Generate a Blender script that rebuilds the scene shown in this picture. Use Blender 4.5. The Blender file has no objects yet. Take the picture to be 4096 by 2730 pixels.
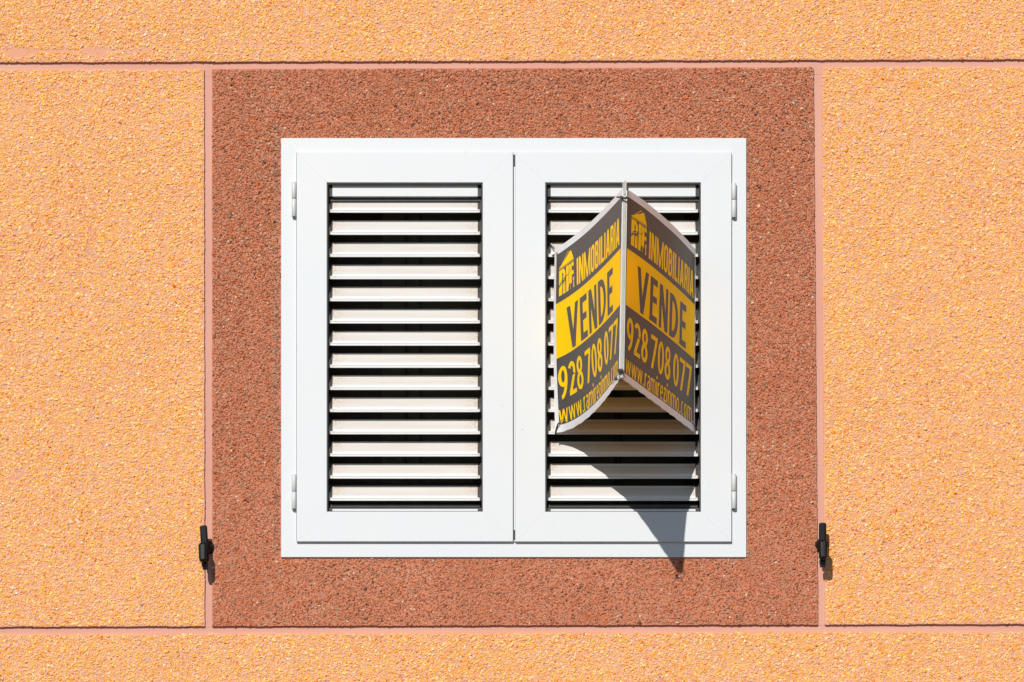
import bpy, bmesh, math, random
import numpy as np
from mathutils import Vector, Matrix, Euler

random.seed(7)
RNG = np.random.default_rng(11)
SC = bpy.context.scene
COL = SC.collection

# ------------------------------------------------------------------ scale
# one unit of measure on the wall ("mark") is 0.57 mm; the wall face is y = 0,
# depth d counts marks out of the wall towards the street
U = 0.00057
ZC = 4.40                 # height of the picture centre above the pavement
L = 17500.0               # camera distance in marks (about 10 m)
PC = 6265.0               # eye level, marks below the top of the view


def W(x, y, d=0.0):
    """marks on the wall (x right, y down, d out) -> world"""
    return Vector(((x - 2048.0) * U, -d * U, ZC + (1365.0 - y) * U))


def R(x, y, d):
    """sight line (x, y on the wall plane) met at depth d -> marks"""
    k = 1.0 - d / L
    return (2048.0 + (x - 2048.0) * k, PC - (PC - y) * k)


# ------------------------------------------------------------------ camera, sky, sun
cam = bpy.data.cameras.new("camera")
cam.sensor_width = 36.0
cam.lens = 36.0 * L / 4096.0
cam.shift_y = (PC - 1365.0) / 4096.0
cam.clip_end = 500.0
co = bpy.data.objects.new("camera", cam)
COL.objects.link(co)
co.location = (0.0, -L * U, ZC - (PC - 1365.0) * U)
co.rotation_euler = (math.radians(90), 0, 0)
SC.camera = co

SUN = Vector((-0.322, -1.0, 0.70)).normalized()       # towards the sun
world = bpy.data.worlds.new("World")
SC.world = world
world.use_nodes = True
wn = world.node_tree
sky = wn.nodes.new("ShaderNodeTexSky")
sky.sky_type = 'NISHITA'
sky.sun_disc = False
sky.sun_elevation = math.asin(SUN.z)
sky.sun_rotation = math.atan2(SUN.x, SUN.y)
sky.altitude = 10
sky.air_density = 1.0
sky.dust_density = 0.1
sky.ozone_density = 1.6
wn.links.new(sky.outputs[0], wn.nodes["Background"].inputs[0])
wn.nodes["Background"].inputs[1].default_value = 0.071

sl = bpy.data.lights.new("sun", 'SUN')
sl.energy = 4.25
sl.angle = math.radians(0.53)
sl.color = (1.0, 0.972, 0.925)
so = bpy.data.objects.new("sun", sl)
COL.objects.link(so)
so.rotation_euler = SUN.to_track_quat('Z', 'Y').to_euler()
so.location = (-3, -8, 12)

SC.view_settings.view_transform = 'Standard'
SC.view_settings.look = 'None'
SC.view_settings.exposure = 0.0
SC.view_settings.gamma = 1.0
SC.view_settings.use_curve_mapping = False
SC.render.engine = 'CYCLES'
SC.cycles.use_denoising = True
SC.cycles.denoiser = 'OPENIMAGEDENOISE'
SC.cycles.denoising_input_passes = 'RGB_ALBEDO_NORMAL'
SC.cycles.denoising_prefilter = 'ACCURATE'
SC.cycles.max_bounces = 8
SC.cycles.diffuse_bounces = 4
SC.cycles.transparent_max_bounces = 8
SC.cycles.caustics_reflective = False
SC.cycles.caustics_refractive = False


# ------------------------------------------------------------------ helpers
def lin(r, g, b):
    f = lambda c: (c / 255.0) / 12.92 if c <= 10 else ((c / 255.0 + 0.055) / 1.055) ** 2.4
    return (f(r), f(g), f(b), 1.0)


def new_mat(name):
    m = bpy.data.materials.new(name)
    m.use_nodes = True
    nt = m.node_tree
    return m, nt, nt.nodes["Principled BSDF"]


def node(nt, kind, **kw):
    n = nt.nodes.new(kind)
    for k, v in kw.items():
        setattr(n, k, v)
    return n


def noise(nt, scale, detail=4.0, rough=0.55, coord=None, stretch=None):
    n = node(nt, "ShaderNodeTexNoise")
    n.inputs["Scale"].default_value = scale
    n.inputs["Detail"].default_value = detail
    n.inputs["Roughness"].default_value = rough
    if coord is None:
        coord = node(nt, "ShaderNodeNewGeometry").outputs["Position"]
    if stretch:
        mp = node(nt, "ShaderNodeMapping")
        mp.inputs["Scale"].default_value = stretch
        nt.links.new(coord, mp.inputs[0])
        coord = mp.outputs[0]
    nt.links.new(coord, n.inputs["Vector"])
    return n


def ramp(nt, src, stops, interp='LINEAR'):
    r = node(nt, "ShaderNodeValToRGB")
    r.color_ramp.interpolation = interp
    el = r.color_ramp.elements
    while len(el) < len(stops):
        el.new(0.5)
    for e, (p, c) in zip(el, stops):
        e.position = p
        e.color = c if len(c) == 4 else (*c, 1.0)
    nt.links.new(src, r.inputs[0])
    return r


def mixc(nt, fac, a, b, mode='MIX'):
    m = node(nt, "ShaderNodeMix", data_type='RGBA', blend_type=mode)
    for sock, val in ((m.inputs[0], fac), (m.inputs[6], a), (m.inputs[7], b)):
        if hasattr(val, "is_output"):
            nt.links.new(val, sock)
        elif isinstance(val, (int, float)):
            sock.default_value = val
        else:
            sock.default_value = val if len(val) == 4 else (*val, 1.0)
    return m.outputs[2]


def bump(nt, bsdf, src, strength, dist):
    b = node(nt, "ShaderNodeBump")
    b.inputs["Strength"].default_value = strength
    b.inputs["Distance"].default_value = dist
    nt.links.new(src, b.inputs["Height"])
    nt.links.new(b.outputs[0], bsdf.inputs["Normal"])


def link_mesh(name, me, mat=None, parent=None):
    o = bpy.data.objects.new(name, me)
    COL.objects.link(o)
    if mat is not None:
        for m in (mat if isinstance(mat, (list, tuple)) else [mat]):
            me.materials.append(m)
    if parent is not None:
        o.parent = parent
    return o


def bm_obj(name, bm, mat=None, parent=None, smooth=False):
    me = bpy.data.meshes.new(name)
    bmesh.ops.recalc_face_normals(bm, faces=bm.faces[:])
    if smooth:
        for f in bm.faces:
            f.smooth = True
    bm.to_mesh(me)
    bm.free()
    return link_mesh(name, me, mat, parent)


def thing(name, label, cat, group=None):
    o = bpy.data.objects.new(name, None)
    COL.objects.link(o)
    o.empty_display_size = 0.05
    o["label"] = label
    o["category"] = cat
    if group:
        o["group"] = group
    return o


def prism(bm, pts, d0, d1, bev=0.0, seg=2):
    """polygon in (x, y) marks, front at d0, back at d1"""
    f = [bm.verts.new(W(x, y, d0)) for x, y in pts]
    b = [bm.verts.new(W(x, y, d1)) for x, y in pts]
    n = len(pts)
    faces = [bm.faces.new(f), bm.faces.new(b[::-1])]
    for i in range(n):
        j = (i + 1) % n
        faces.append(bm.faces.new((f[j], f[i], b[i], b[j])))
    if bev > 0:
        es = list({e for fc in faces for e in fc.edges})
        bmesh.ops.bevel(bm, geom=es, offset=bev * U, segments=seg, profile=0.5, affect='EDGES', clamp_overlap=True)


def rect(bm, x0, y0, x1, y1, d0, d1, bev=0.0, seg=2):
    """box whose FRONT is seen between these sight lines"""
    a = R(x0, y0, d0)
    b = R(x1, y1, d0)
    prism(bm, [(a[0], a[1]), (b[0], a[1]), (b[0], b[1]), (a[0], b[1])], d0, d1, bev, seg)


def xprism(bm, prof, x0, x1, ybase):
    """profile [(d, h)] swept along x; h counts up from ybase"""
    a = [bm.verts.new(W(x0, ybase - h, d)) for d, h in prof]
    b = [bm.verts.new(W(x1, ybase - h, d)) for d, h in prof]
    n = len(prof)
    bm.faces.new(a)
    bm.faces.new(b[::-1])
    for i in range(n):
        j = (i + 1) % n
        bm.faces.new((a[j], a[i], b[i], b[j]))


def tube(bm, pts, r, seg=8, flat=None):
    """tube along world points"""
    pts = [Vector(p) for p in pts]
    rings = []
    for i, p in enumerate(pts):
        t = (pts[min(i + 1, len(pts) - 1)] - pts[max(i - 1, 0)]).normalized()
        up = Vector((0, 1, 0)) if abs(t.y) < 0.9 else Vector((1, 0, 0))
        a = t.cross(up).normalized()
        b = t.cross(a).normalized()
        rings.append([bm.verts.new(p + (a * math.cos(q) * r + b * math.sin(q) * r * (flat or 1.0)))
                      for q in [2 * math.pi * k / seg for k in range(seg)]])
    for i in range(len(rings) - 1):
        for k in range(seg):
            j = (k + 1) % seg
            bm.faces.new((rings[i][k], rings[i][j], rings[i + 1][j], rings[i + 1][k]))
    bm.faces.new(rings[0][::-1])
    bm.faces.new(rings[-1])


# ------------------------------------------------------------------ materials
def mat_mortar(name, col, col2, speck, pits=False):
    m, nt, b = new_mat(name)
    n1 = noise(nt, 6.0, 5)
    n2 = noise(nt, 420.0, 3)
    n3 = noise(nt, 160.0, 2)
    c = mixc(nt, ramp(nt, n1.outputs[0], [(0.35, (0, 0, 0)), (0.65, (1, 1, 1))]).outputs[0], col, col2)
    c = mixc(nt, ramp(nt, n3.outputs[0], [(0.70, (0, 0, 0)), (0.76, (1, 1, 1))]).outputs[0], c, speck)
    if pits:
        n4 = noise(nt, 46.0, 3)
        c = mixc(nt, ramp(nt, n4.outputs[0], [(0.735, (0, 0, 0)), (0.75, (0.8, 0.8, 0.8))]).outputs[0], c, lin(140, 74, 58))
        n5 = noise(nt, 3.0, 4, stretch=(1, 1, 1))
        c = mixc(nt, ramp(nt, n5.outputs[0], [(0.42, (0, 0, 0)), (0.66, (0.45, 0.45, 0.45))]).outputs[0], c, lin(220, 174, 154))
    nt.links.new(c, b.inputs["Base Color"])
    b.inputs["Roughness"].default_value = 0.95
    b.inputs["Specular IOR Level"].default_value = 0.15
    bump(nt, b, n2.outputs[0], 0.5, 0.0006)
    return m


M_JOINT = mat_mortar("pink_joint_mortar", lin(208, 156, 138), lin(203, 149, 130), lin(192, 136, 116), True)
M_MORTAR_Y = mat_mortar("pink_bedding_mortar", lin(223, 165, 135), lin(217, 156, 124), lin(204, 142, 110))
M_MORTAR_R = mat_mortar("terracotta_bedding_mortar", lin(198, 131, 103), lin(188, 119, 92), lin(163, 100, 77))


def mat_stone(name, stops, vary):
    m, nt, b = new_mat(name)
    at = node(nt, "ShaderNodeAttribute", attribute_type='INSTANCER', attribute_name="tint")
    r = ramp(nt, at.outputs["Fac"], stops, 'CONSTANT')
    n = noise(nt, 300.0, 2)
    at2 = node(nt, "ShaderNodeAttribute", attribute_type='INSTANCER', attribute_name="shade")
    c = mixc(nt, 1.0, r.outputs[0], ramp(nt, at2.outputs["Fac"], [(0.0, (1 - vary,) * 3), (1.0, (1, 1, 1))]).outputs[0], 'MULTIPLY')
    c = mixc(nt, 0.15, c, ramp(nt, n.outputs[0], [(0.3, (0.72, 0.72, 0.72)), (0.7, (1, 1, 1))]).outputs[0], 'MULTIPLY')
    nt.links.new(c, b.inputs["Base Color"])
    b.inputs["Roughness"].default_value = 0.75
    b.inputs["Specular IOR Level"].default_value = 0.3
    return m


M_STONE_Y = mat_stone("ochre_chippings", [
    (0.0, lin(253, 196, 100)), (0.22, lin(252, 184, 87)), (0.42, lin(250, 170, 72)), (0.54, lin(246, 152, 58)),
    (0.58, lin(255, 212, 140)), (0.70, lin(246, 188, 144)), (0.87, lin(230, 184, 164)), (0.968, lin(248, 224, 190)),
    (0.986, lin(232, 130, 66))], 0.12)
M_STONE_R = mat_stone("terracotta_chippings", [
    (0.0, lin(212, 124, 82)), (0.22, lin(214, 133, 93)), (0.42, lin(192, 111, 74)), (0.58, lin(206, 142, 109)),
    (0.76, lin(176, 110, 81)), (0.86, lin(190, 150, 124)), (0.948, lin(226, 196, 164)), (0.970, lin(228, 120, 52)),
    (0.995, lin(96, 74, 60))], 0.36)


def mat_white(name, base, dust_col, dust_amt, rough=0.38):
    m, nt, b = new_mat(name)
    n = noise(nt, 2.4, 6)
    n2 = noise(nt, 38.0, 4)
    f = node(nt, "ShaderNodeMath", operation='MULTIPLY')
    nt.links.new(ramp(nt, n.outputs[0], [(0.4, (0, 0, 0)), (0.72, (1, 1, 1))]).outputs[0], f.inputs[0])
    nt.links.new(ramp(nt, n2.outputs[0], [(0.3, (0.3, 0.3, 0.3)), (0.7, (1, 1, 1))]).outputs[0], f.inputs[1])
    f2 = node(nt, "ShaderNodeMath", operation='MULTIPLY')
    nt.links.new(f.outputs[0], f2.inputs[0])
    f2.inputs[1].default_value = dust_amt
    c = mixc(nt, f2.outputs[0], base, dust_col)
    sp = noise(nt, 110.0, 1)
    c = mixc(nt, ramp(nt, sp.outputs[0], [(0.815, (0, 0, 0)), (0.83, (0.5, 0.5, 0.5))]).outputs[0], c, lin(160, 130, 100))
    nt.links.new(c, b.inputs["Base Color"])
    b.inputs["Roughness"].default_value = rough
    b.inputs["Specular IOR Level"].default_value = 0.4
    bump(nt, b, noise(nt, 700.0, 2).outputs[0], 0.05, 0.0003)
    return m


WHITE = (0.668, 0.683, 0.695, 1)
M_WHITE = mat_white("white_lacquered_aluminium", WHITE, lin(226, 219, 208), 0.35)


def mat_slat():
    m, nt, b = new_mat("dusty_white_slat")
    at = node(nt, "ShaderNodeAttribute", attribute_type='GEOMETRY', attribute_name="dust")
    n = noise(nt, 22.0, 5, stretch=(0.25, 1, 3.0))
    f = node(nt, "ShaderNodeMath", operation='MULTIPLY')
    nt.links.new(at.outputs["Fac"], f.inputs[0])
    nt.links.new(ramp(nt, n.outputs[0], [(0.25, (0.55, 0.55, 0.55)), (0.75, (1, 1, 1))]).outputs[0], f.inputs[1])
    c = mixc(nt, f.outputs[0], (0.73, 0.73, 0.72, 1), (0.585, 0.53, 0.475, 1))
    # rusty dust creeping in from the ends
    at2 = node(nt, "ShaderNodeAttribute", attribute_type='GEOMETRY', attribute_name="endwear")
    n2 = noise(nt, 160.0, 4)
    g = node(nt, "ShaderNodeMath", operation='MULTIPLY')
    nt.links.new(at2.outputs["Fac"], g.inputs[0])
    nt.links.new(ramp(nt, n2.outputs[0], [(0.45, (0, 0, 0)), (0.68, (1, 1, 1))]).outputs[0], g.inputs[1])
    c = mixc(nt, g.outputs[0], c, lin(190, 150, 110))
    nt.links.new(c, b.inputs["Base Color"])
    b.inputs["Roughness"].default_value = 0.45
    b.inputs["Specular IOR Level"].default_value = 0.35
    return m


M_SLAT = mat_slat()


def mat_plain(name, col, rough, spec=0.5, bumps=None, vary=0.0, metal=0.0):
    m, nt, b = new_mat(name)
    if vary:
        n = noise(nt, 55.0, 5)
        c = mixc(nt, n.outputs[0], tuple(v * (1 - vary) for v in col[:3]) + (1,), tuple(min(1, v * (1 + vary)) for v in col[:3]) + (1,))
        nt.links.new(c, b.inputs["Base Color"])
    else:
        b.inputs["Base Color"].default_value = col
    b.inputs["Roughness"].default_value = rough
    b.inputs["Specular IOR Level"].default_value = spec
    b.inputs["Metallic"].default_value = metal
    if bumps:
        bump(nt, b, noise(nt, bumps[0], 3).outputs[0], bumps[1], 0.0005)
    return m


M_PLASTIC = mat_plain("dusty_black_plastic", (0.055, 0.052, 0.048, 1), 0.6, 0.4, (300, 0.3), 0.5)
M_GASKET = mat_plain("dark_grey_gasket", (0.045, 0.044, 0.043, 1), 0.55, 0.4, None, 0.25)
M_IRON = mat_plain("black_coated_holdback", (0.006, 0.006, 0.006, 1), 0.5, 0.2, (500, 0.4), 0.35)
M_IRON2 = mat_plain("glossy_black_clip", (0.014, 0.015, 0.016, 1), 0.22, 0.5)
M_TIE = mat_plain("black_nylon", (0.018, 0.018, 0.018, 1), 0.35, 0.5)
M_EYELET = mat_plain("tarnished_copper", (0.42, 0.20, 0.09, 1), 0.4, 0.5, None, 0.3, 0.8)
M_HINGE = mat_plain("cream_white_hinge", (0.58, 0.582, 0.57, 1), 0.42, 0.4, None, 0.04)
M_SASH = mat_plain("dark_brown_sash", (0.035, 0.022, 0.014, 1), 0.5, 0.4, None, 0.3)
M_REVEAL = mat_plain("plain_plaster_reveal", (0.16, 0.12, 0.09, 1), 0.9, 0.2, None, 0.2)
M_ROOM = mat_plain("dim_room_plaster", (0.30, 0.27, 0.23, 1), 0.9, 0.2, None, 0.1)
M_BRAID = mat_plain("worn_white_braid", (0.50, 0.465, 0.41, 1), 0.8, 0.2, (900, 0.6), 0.12)
M_BRAID_HOLE = mat_plain("grubby_braid_hole", (0.24, 0.17, 0.11, 1), 0.9, 0.1)

M_SCREEN, nt, b = new_mat("olive_insect_screen")
b.inputs["Base Color"].default_value = (0.075, 0.073, 0.05, 1)
b.inputs["Roughness"].default_value = 0.8
g = node(nt, "ShaderNodeTexChecker")
g.inputs["Scale"].default_value = 420.0
nt.links.new(node(nt, "ShaderNodeNewGeometry").outputs["Position"], g.inputs["Vector"])
bump(nt, b, g.outputs["Fac"], 0.4, 0.0005)

M_PAVE, nt, b = new_mat("sunlit_paving")
n1 = noise(nt, 1.2, 6)
nt.links.new(mixc(nt, n1.outputs[0], (0.125, 0.125, 0.125, 1), (0.095, 0.097, 0.10, 1)), b.inputs["Base Color"])
b.inputs["Roughness"].default_value = 0.9


def mat_fabric(name, col, trans_col, trans, rough=0.45, spec=0.35):
    m, nt, b = new_mat(name)
    tc = node(nt, "ShaderNodeUVMap", uv_map="print")
    wv = node(nt, "ShaderNodeTexWave", wave_type='BANDS', bands_direction='Y')
    wv.inputs["Scale"].default_value = 95.0
    nt.links.new(tc.outputs[0], wv.inputs["Vector"])
    wv2 = node(nt, "ShaderNodeTexWave", wave_type='BANDS', bands_direction='X')
    wv2.inputs["Scale"].default_value = 95.0
    nt.links.new(tc.outputs[0], wv2.inputs["Vector"])
    mx = node(nt, "ShaderNodeMath", operation='MAXIMUM')
    nt.links.new(wv.outputs["Fac"], mx.inputs[0])
    nt.links.new(wv2.outputs["Fac"], mx.inputs[1])
    n = noise(nt, 26.0, 5)
    c = mixc(nt, n.outputs[0], tuple(v * 0.90 for v in col[:3]) + (1,), tuple(min(1, v * 1.10) for v in col[:3]) + (1,))
    nt.links.new(c, b.inputs["Base Color"])
    b.inputs["Roughness"].default_value = rough
    b.inputs["Specular IOR Level"].default_value = spec
    bump(nt, b, mx.outputs[0], 0.12, 0.0004)
    t = node(nt, "ShaderNodeBsdfTranslucent")
    t.inputs[0].default_value = trans_col
    t.inputs[0].default_value = tuple(v * trans for v in trans_col[:3]) + (1,)
    mixs = node(nt, "ShaderNodeAddShader")
    nt.links.new(b.outputs[0], mixs.inputs[0])
    nt.links.new(t.outputs[0], mixs.inputs[1])
    nt.links.new(mixs.outputs[0], nt.nodes["Material Output"].inputs[0])
    return m


M_DARK = mat_fabric("charcoal_printed_vinyl", (0.068, 0.059, 0.051, 1), (0.16, 0.105, 0.075, 1), 0.26, 0.5, 0.3)
M_YELLOW = mat_fabric("yellow_printed_vinyl", (0.84, 0.545, 0.002, 1), (1.0, 0.56, 0.012, 1), 0.50, 0.6, 0.06)
M_HEM = mat_fabric("white_vinyl_hem", (0.66, 0.66, 0.67, 1), (0.9, 0.86, 0.82, 1), 0.28)


# ------------------------------------------------------------------ pavement in front of the house
bm = bmesh.new()
vs = [bm.verts.new(p) for p in ((-60, -120, 0), (60, -120, 0), (60, 0.6, 0), (-60, 0.6, 0))]
bm.faces.new(vs)
pv = bm_obj("pavement", bm, M_PAVE)
pv["kind"] = "structure"

# ------------------------------------------------------------------ the wall: five rendered panels and recessed joints
wall = thing("building_wall", "orange and terracotta pebbledash house wall with pink recessed joints around the window", "wall")
X0, X1, Y0, Y1 = -4200, 8300, -2600, 9080            # how far the wall goes on
PX0, PX1, PY0, PY1 = -380, 4480, -330, 3060          # how far the chippings are laid one by one


def top_a(x): return 249.5 - 11.5 * x / 4096           # lip above the upper joint
def top_b(x): return 279.5 - 12.0 * x / 4096           # its lower edge
def bot_a(x): return 2507.5 - 11.0 * x / 4096
def bot_b(x): return 2535.5 - 12.0 * x / 4096
def lef_a(y): return 816.0 + 2.5 * (y - 280) / 2220
def lef_b(y): return 847.5 + 1.0 * (y - 280) / 2220
def rig_a(y): return 3253.5 + 18.0 * (y - 270) / 2230
def rig_b(y): return 3285.0 + 13.5 * (y - 270) / 2230


GD = 10.0                                              # depth of the joints


def ragged(p, q, step=7.0, amp=0.9, ends=False):
    """points from p to q (q left out) with a slightly broken edge"""
    n = max(2, int(math.dist(p, q) / step))
    out = []
    nx, ny = (q[1] - p[1]) / math.dist(p, q), -(q[0] - p[0]) / math.dist(p, q)
    ph = random.random() * 100
    for i in range(n):
        t = i / n
        a = 0 if i == 0 else amp * (random.gauss(0, 0.55) + 0.9 * math.sin(ph + t * n * 0.21) * math.sin(t * n * 0.047 + ph * 2))
        out.append((p[0] + (q[0] - p[0]) * t + nx * a, p[1] + (q[1] - p[1]) * t + ny * a))
    return out


def slab(name, loop, mat, parent, hole=None, dback=-45.0, dfront=0.0, label=None):
    bm = bmesh.new()
    if hole is None:
        prism(bm, loop, dfront, dback)
    else:
        f = [bm.verts.new(W(x, y, dfront)) for x, y in loop]
        h = [bm.verts.new(W(x, y, dfront)) for x, y in hole]
        ed = [bm.edges.new((r[i], r[(i + 1) % len(r)])) for r in (f, h) for i in range(len(r))]
        bmesh.ops.triangle_fill(bm, use_beauty=True, use_dissolve=False, edges=ed)
        for r, pts in ((f, loop), (h, hole)):
            bk = [bm.verts.new(W(x, y, dback)) for x, y in pts]
            for i in range(len(r)):
                j = (i + 1) % len(r)
                bm.faces.new((r[i], r[j], bk[j], bk[i]))
    o = bm_obj(name, bm, mat, parent)
    if label:
        o["label"] = label
    return o


def line(fx, xs=None, ys=None):
    return fx


tl, tr = (PX0, top_a(PX0)), (PX1, top_a(PX1))
upper = slab("render_panel", [(X0, Y0), (X1, Y0), (X1, top_a(X1))] + ragged((PX1, top_a(PX1)), (PX0, top_a(PX0)), amp=1.3) + [(PX0, top_a(PX0)), (X0, top_a(X0))],
             M_MORTAR_Y, wall, label="ochre pebbledash band above the upper joint")
bl, brr = (PX0, bot_b(PX0)), (PX1, bot_b(PX1))
lower = slab("render_panel", [(X0, bot_b(X0))] + ragged(bl, brr) + [brr, (X1, bot_b(X1)), (X1, Y1), (X0, Y1)], M_MORTAR_Y, wall,
             label="ochre pebbledash band below the lower joint")
yl0, yl1 = top_b(816), bot_a(818)
left = slab("render_panel", [(X0, top_b(X0))] + ragged((PX0, top_b(PX0)), (lef_a(yl0), yl0)) + ragged((lef_a(yl0), yl0), (lef_a(yl1), yl1))
            + ragged((lef_a(yl1), yl1), (PX0, bot_a(PX0)), amp=1.2) + [(PX0, bot_a(PX0)), (X0, bot_a(X0))], M_MORTAR_Y, wall,
            label="ochre pebbledash panel left of the red surround")
yr0, yr1 = top_b(3285), bot_a(3298)
right = slab("render_panel", ragged((rig_b(yr0), yr0), (PX1, top_b(PX1))) + [(PX1, top_b(PX1)), (X1, top_b(X1)), (X1, bot_a(X1))]
             + ragged((PX1, bot_a(PX1)), (rig_b(yr1), yr1), amp=1.2) + ragged((rig_b(yr1), yr1), (rig_b(yr0), yr0)), M_MORTAR_Y, wall,
             label="ochre pebbledash panel right of the red surround")
ys0, ys1, ys2, ys3 = top_b(848), top_b(3254), bot_a(3271), bot_a(848)
HOLE = [(1150, 580), (2960, 580), (2960, 2205), (1150, 2205)]
surround = slab("render_panel", ragged((lef_b(ys0), ys0), (rig_a(ys1), ys1)) + ragged((rig_a(ys1), ys1), (rig_a(ys2), ys2))
                + ragged((rig_a(ys2), ys2), (lef_b(ys3), ys3), amp=1.2) + ragged((lef_b(ys3), ys3), (lef_b(ys0), ys0)), M_MORTAR_R, wall, hole=HOLE,
                label="terracotta red pebbledash surround framing the window")

for pts in ([(X0, top_a(X0) - 25), (X1, top_a(X1) - 25), (X1, top_b(X1) + 25), (X0, top_b(X0) + 25)],
            [(X0, bot_a(X0) - 25), (X1, bot_a(X1) - 25), (X1, bot_b(X1) + 25), (X0, bot_b(X0) + 25)]):
    bm = bmesh.new()
    prism(bm, pts, -GD, -44.0)
    bm_obj("mortar_joint", bm, M_JOINT, wall)
for a, b_ in ((lef_a, lef_b), (rig_a, rig_b)):
    bm = bmesh.new()
    x = a(300)
    prism(bm, [(a(300) - 25, top_b(x) + 25.5), (b_(300) + 25, top_b(x) + 25.5), (b_(2480) + 25, bot_a(x) - 25.5), (a(2480) - 25, bot_a(x) - 25.5)], -GD, -44.0)
    bm_obj("mortar_joint", bm, M_JOINT, wall)
    # the short ends where the upright joint runs into the level ones
    for y0, y1 in ((top_b(x) - 2, top_b(x) + 25.5), (bot_a(x) - 25.5, bot_a(x) + 2)):
        bm = bmesh.new()
        prism(bm, [(a(y0) - 3, y0), (b_(y0) + 3, y0), (b_(y1) + 3, y1), (a(y1) - 3, y1)], -GD + 0.6, -43.0)
        bm_obj("mortar_joint", bm, M_JOINT, wall)


# --- chippings ----------------------------------------------------------------
def stone_tree(name, mat):
    t = bpy.data.node_groups.new(name, 'GeometryNodeTree')
    t.interface.new_socket("Geometry", in_out='INPUT', socket_type='NodeSocketGeometry')
    t.interface.new_socket("Geometry", in_out='OUTPUT', socket_type='NodeSocketGeometry')
    gi = t.nodes.new("NodeGroupInput")
    go = t.nodes.new("NodeGroupOutput")
    jn = t.nodes.new("GeometryNodeJoinGeometry")
    for k in range(7):
        ic = t.nodes.new("GeometryNodeMeshIcoSphere")
        ic.inputs["Radius"].default_value = 1.0
        ic.inputs["Subdivisions"].default_value = 1
        sp = t.nodes.new("GeometryNodeSetPosition")
        rv = t.nodes.new("FunctionNodeRandomValue")
        rv.data_type = 'FLOAT_VECTOR'
        rv.inputs[0].default_value = (-0.33, -0.33, -0.33)
        rv.inputs[1].default_value = (0.33, 0.33, 0.33)
        rv.inputs["Seed"].default_value = k * 17 + 3
        t.links.new(ic.outputs[0], sp.inputs["Geometry"])
        t.links.new(rv.outputs[0], sp.inputs["Offset"])
        gti = t.nodes.new("GeometryNodeGeometryToInstance")
        t.links.new(sp.outputs[0], gti.inputs[0])
        t.links.new(gti.outputs[0], jn.inputs[0])
    iop = t.nodes.new("GeometryNodeInstanceOnPoints")
    iop.inputs["Pick Instance"].default_value = True

    def attr(nm, dt):
        n = t.nodes.new("GeometryNodeInputNamedAttribute")
        n.data_type = dt
        n.inputs["Name"].default_value = nm
        return n.outputs[0]
    t.links.new(gi.outputs[0], iop.inputs["Points"])
    t.links.new(jn.outputs[0], iop.inputs["Instance"])
    t.links.new(attr("pick", 'INT'), iop.inputs["Instance Index"])
    e2r = t.nodes.new("FunctionNodeEulerToRotation")
    t.links.new(attr("rot", 'FLOAT_VECTOR'), e2r.inputs[0])
    t.links.new(e2r.outputs[0], iop.inputs["Rotation"])
    t.links.new(attr("scl", 'FLOAT_VECTOR'), iop.inputs["Scale"])
    sm = t.nodes.new("GeometryNodeSetMaterial")
    sm.inputs["Material"].default_value = mat
    t.links.new(iop.outputs[0], sm.inputs["Geometry"])
    t.links.new(sm.outputs[0], go.inputs[0])
    return t


T_Y = stone_tree("ochre_stones", M_STONE_Y)
T_R = stone_tree("terracotta_stones", M_STONE_R)


def value_noise(x, y, cell, seed):
    r = np.random.default_rng(seed)
    g = r.random((400, 400))
    fx, fy = x / cell + 50, y / cell + 50
    ix, iy = np.floor(fx).astype(int), np.floor(fy).astype(int)
    tx, ty = fx - ix, fy - iy
    tx, ty = tx * tx * (3 - 2 * tx), ty * ty * (3 - 2 * ty)
    ix %= 399
    iy %= 399
    return (g[ix, iy] * (1 - tx) * (1 - ty) + g[ix + 1, iy] * tx * (1 - ty) + g[ix, iy + 1] * (1 - tx) * ty + g[ix + 1, iy + 1] * tx * ty)


# trowelled smears of mortar where the chippings are buried (x, y, half width, half height)
SMEARS = [(72, 212, 40, 15), (178, 205, 90, 5), (380, 212, 44, 15), (480, 203, 95, 5), (570, 196, 30, 4), (870, 212, 45, 3),
          (1100, 181, 190, 3), (3953, 2330, 11, 72), (3945, 2480, 8, 24), (268, 372, 9, 8)]


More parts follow.
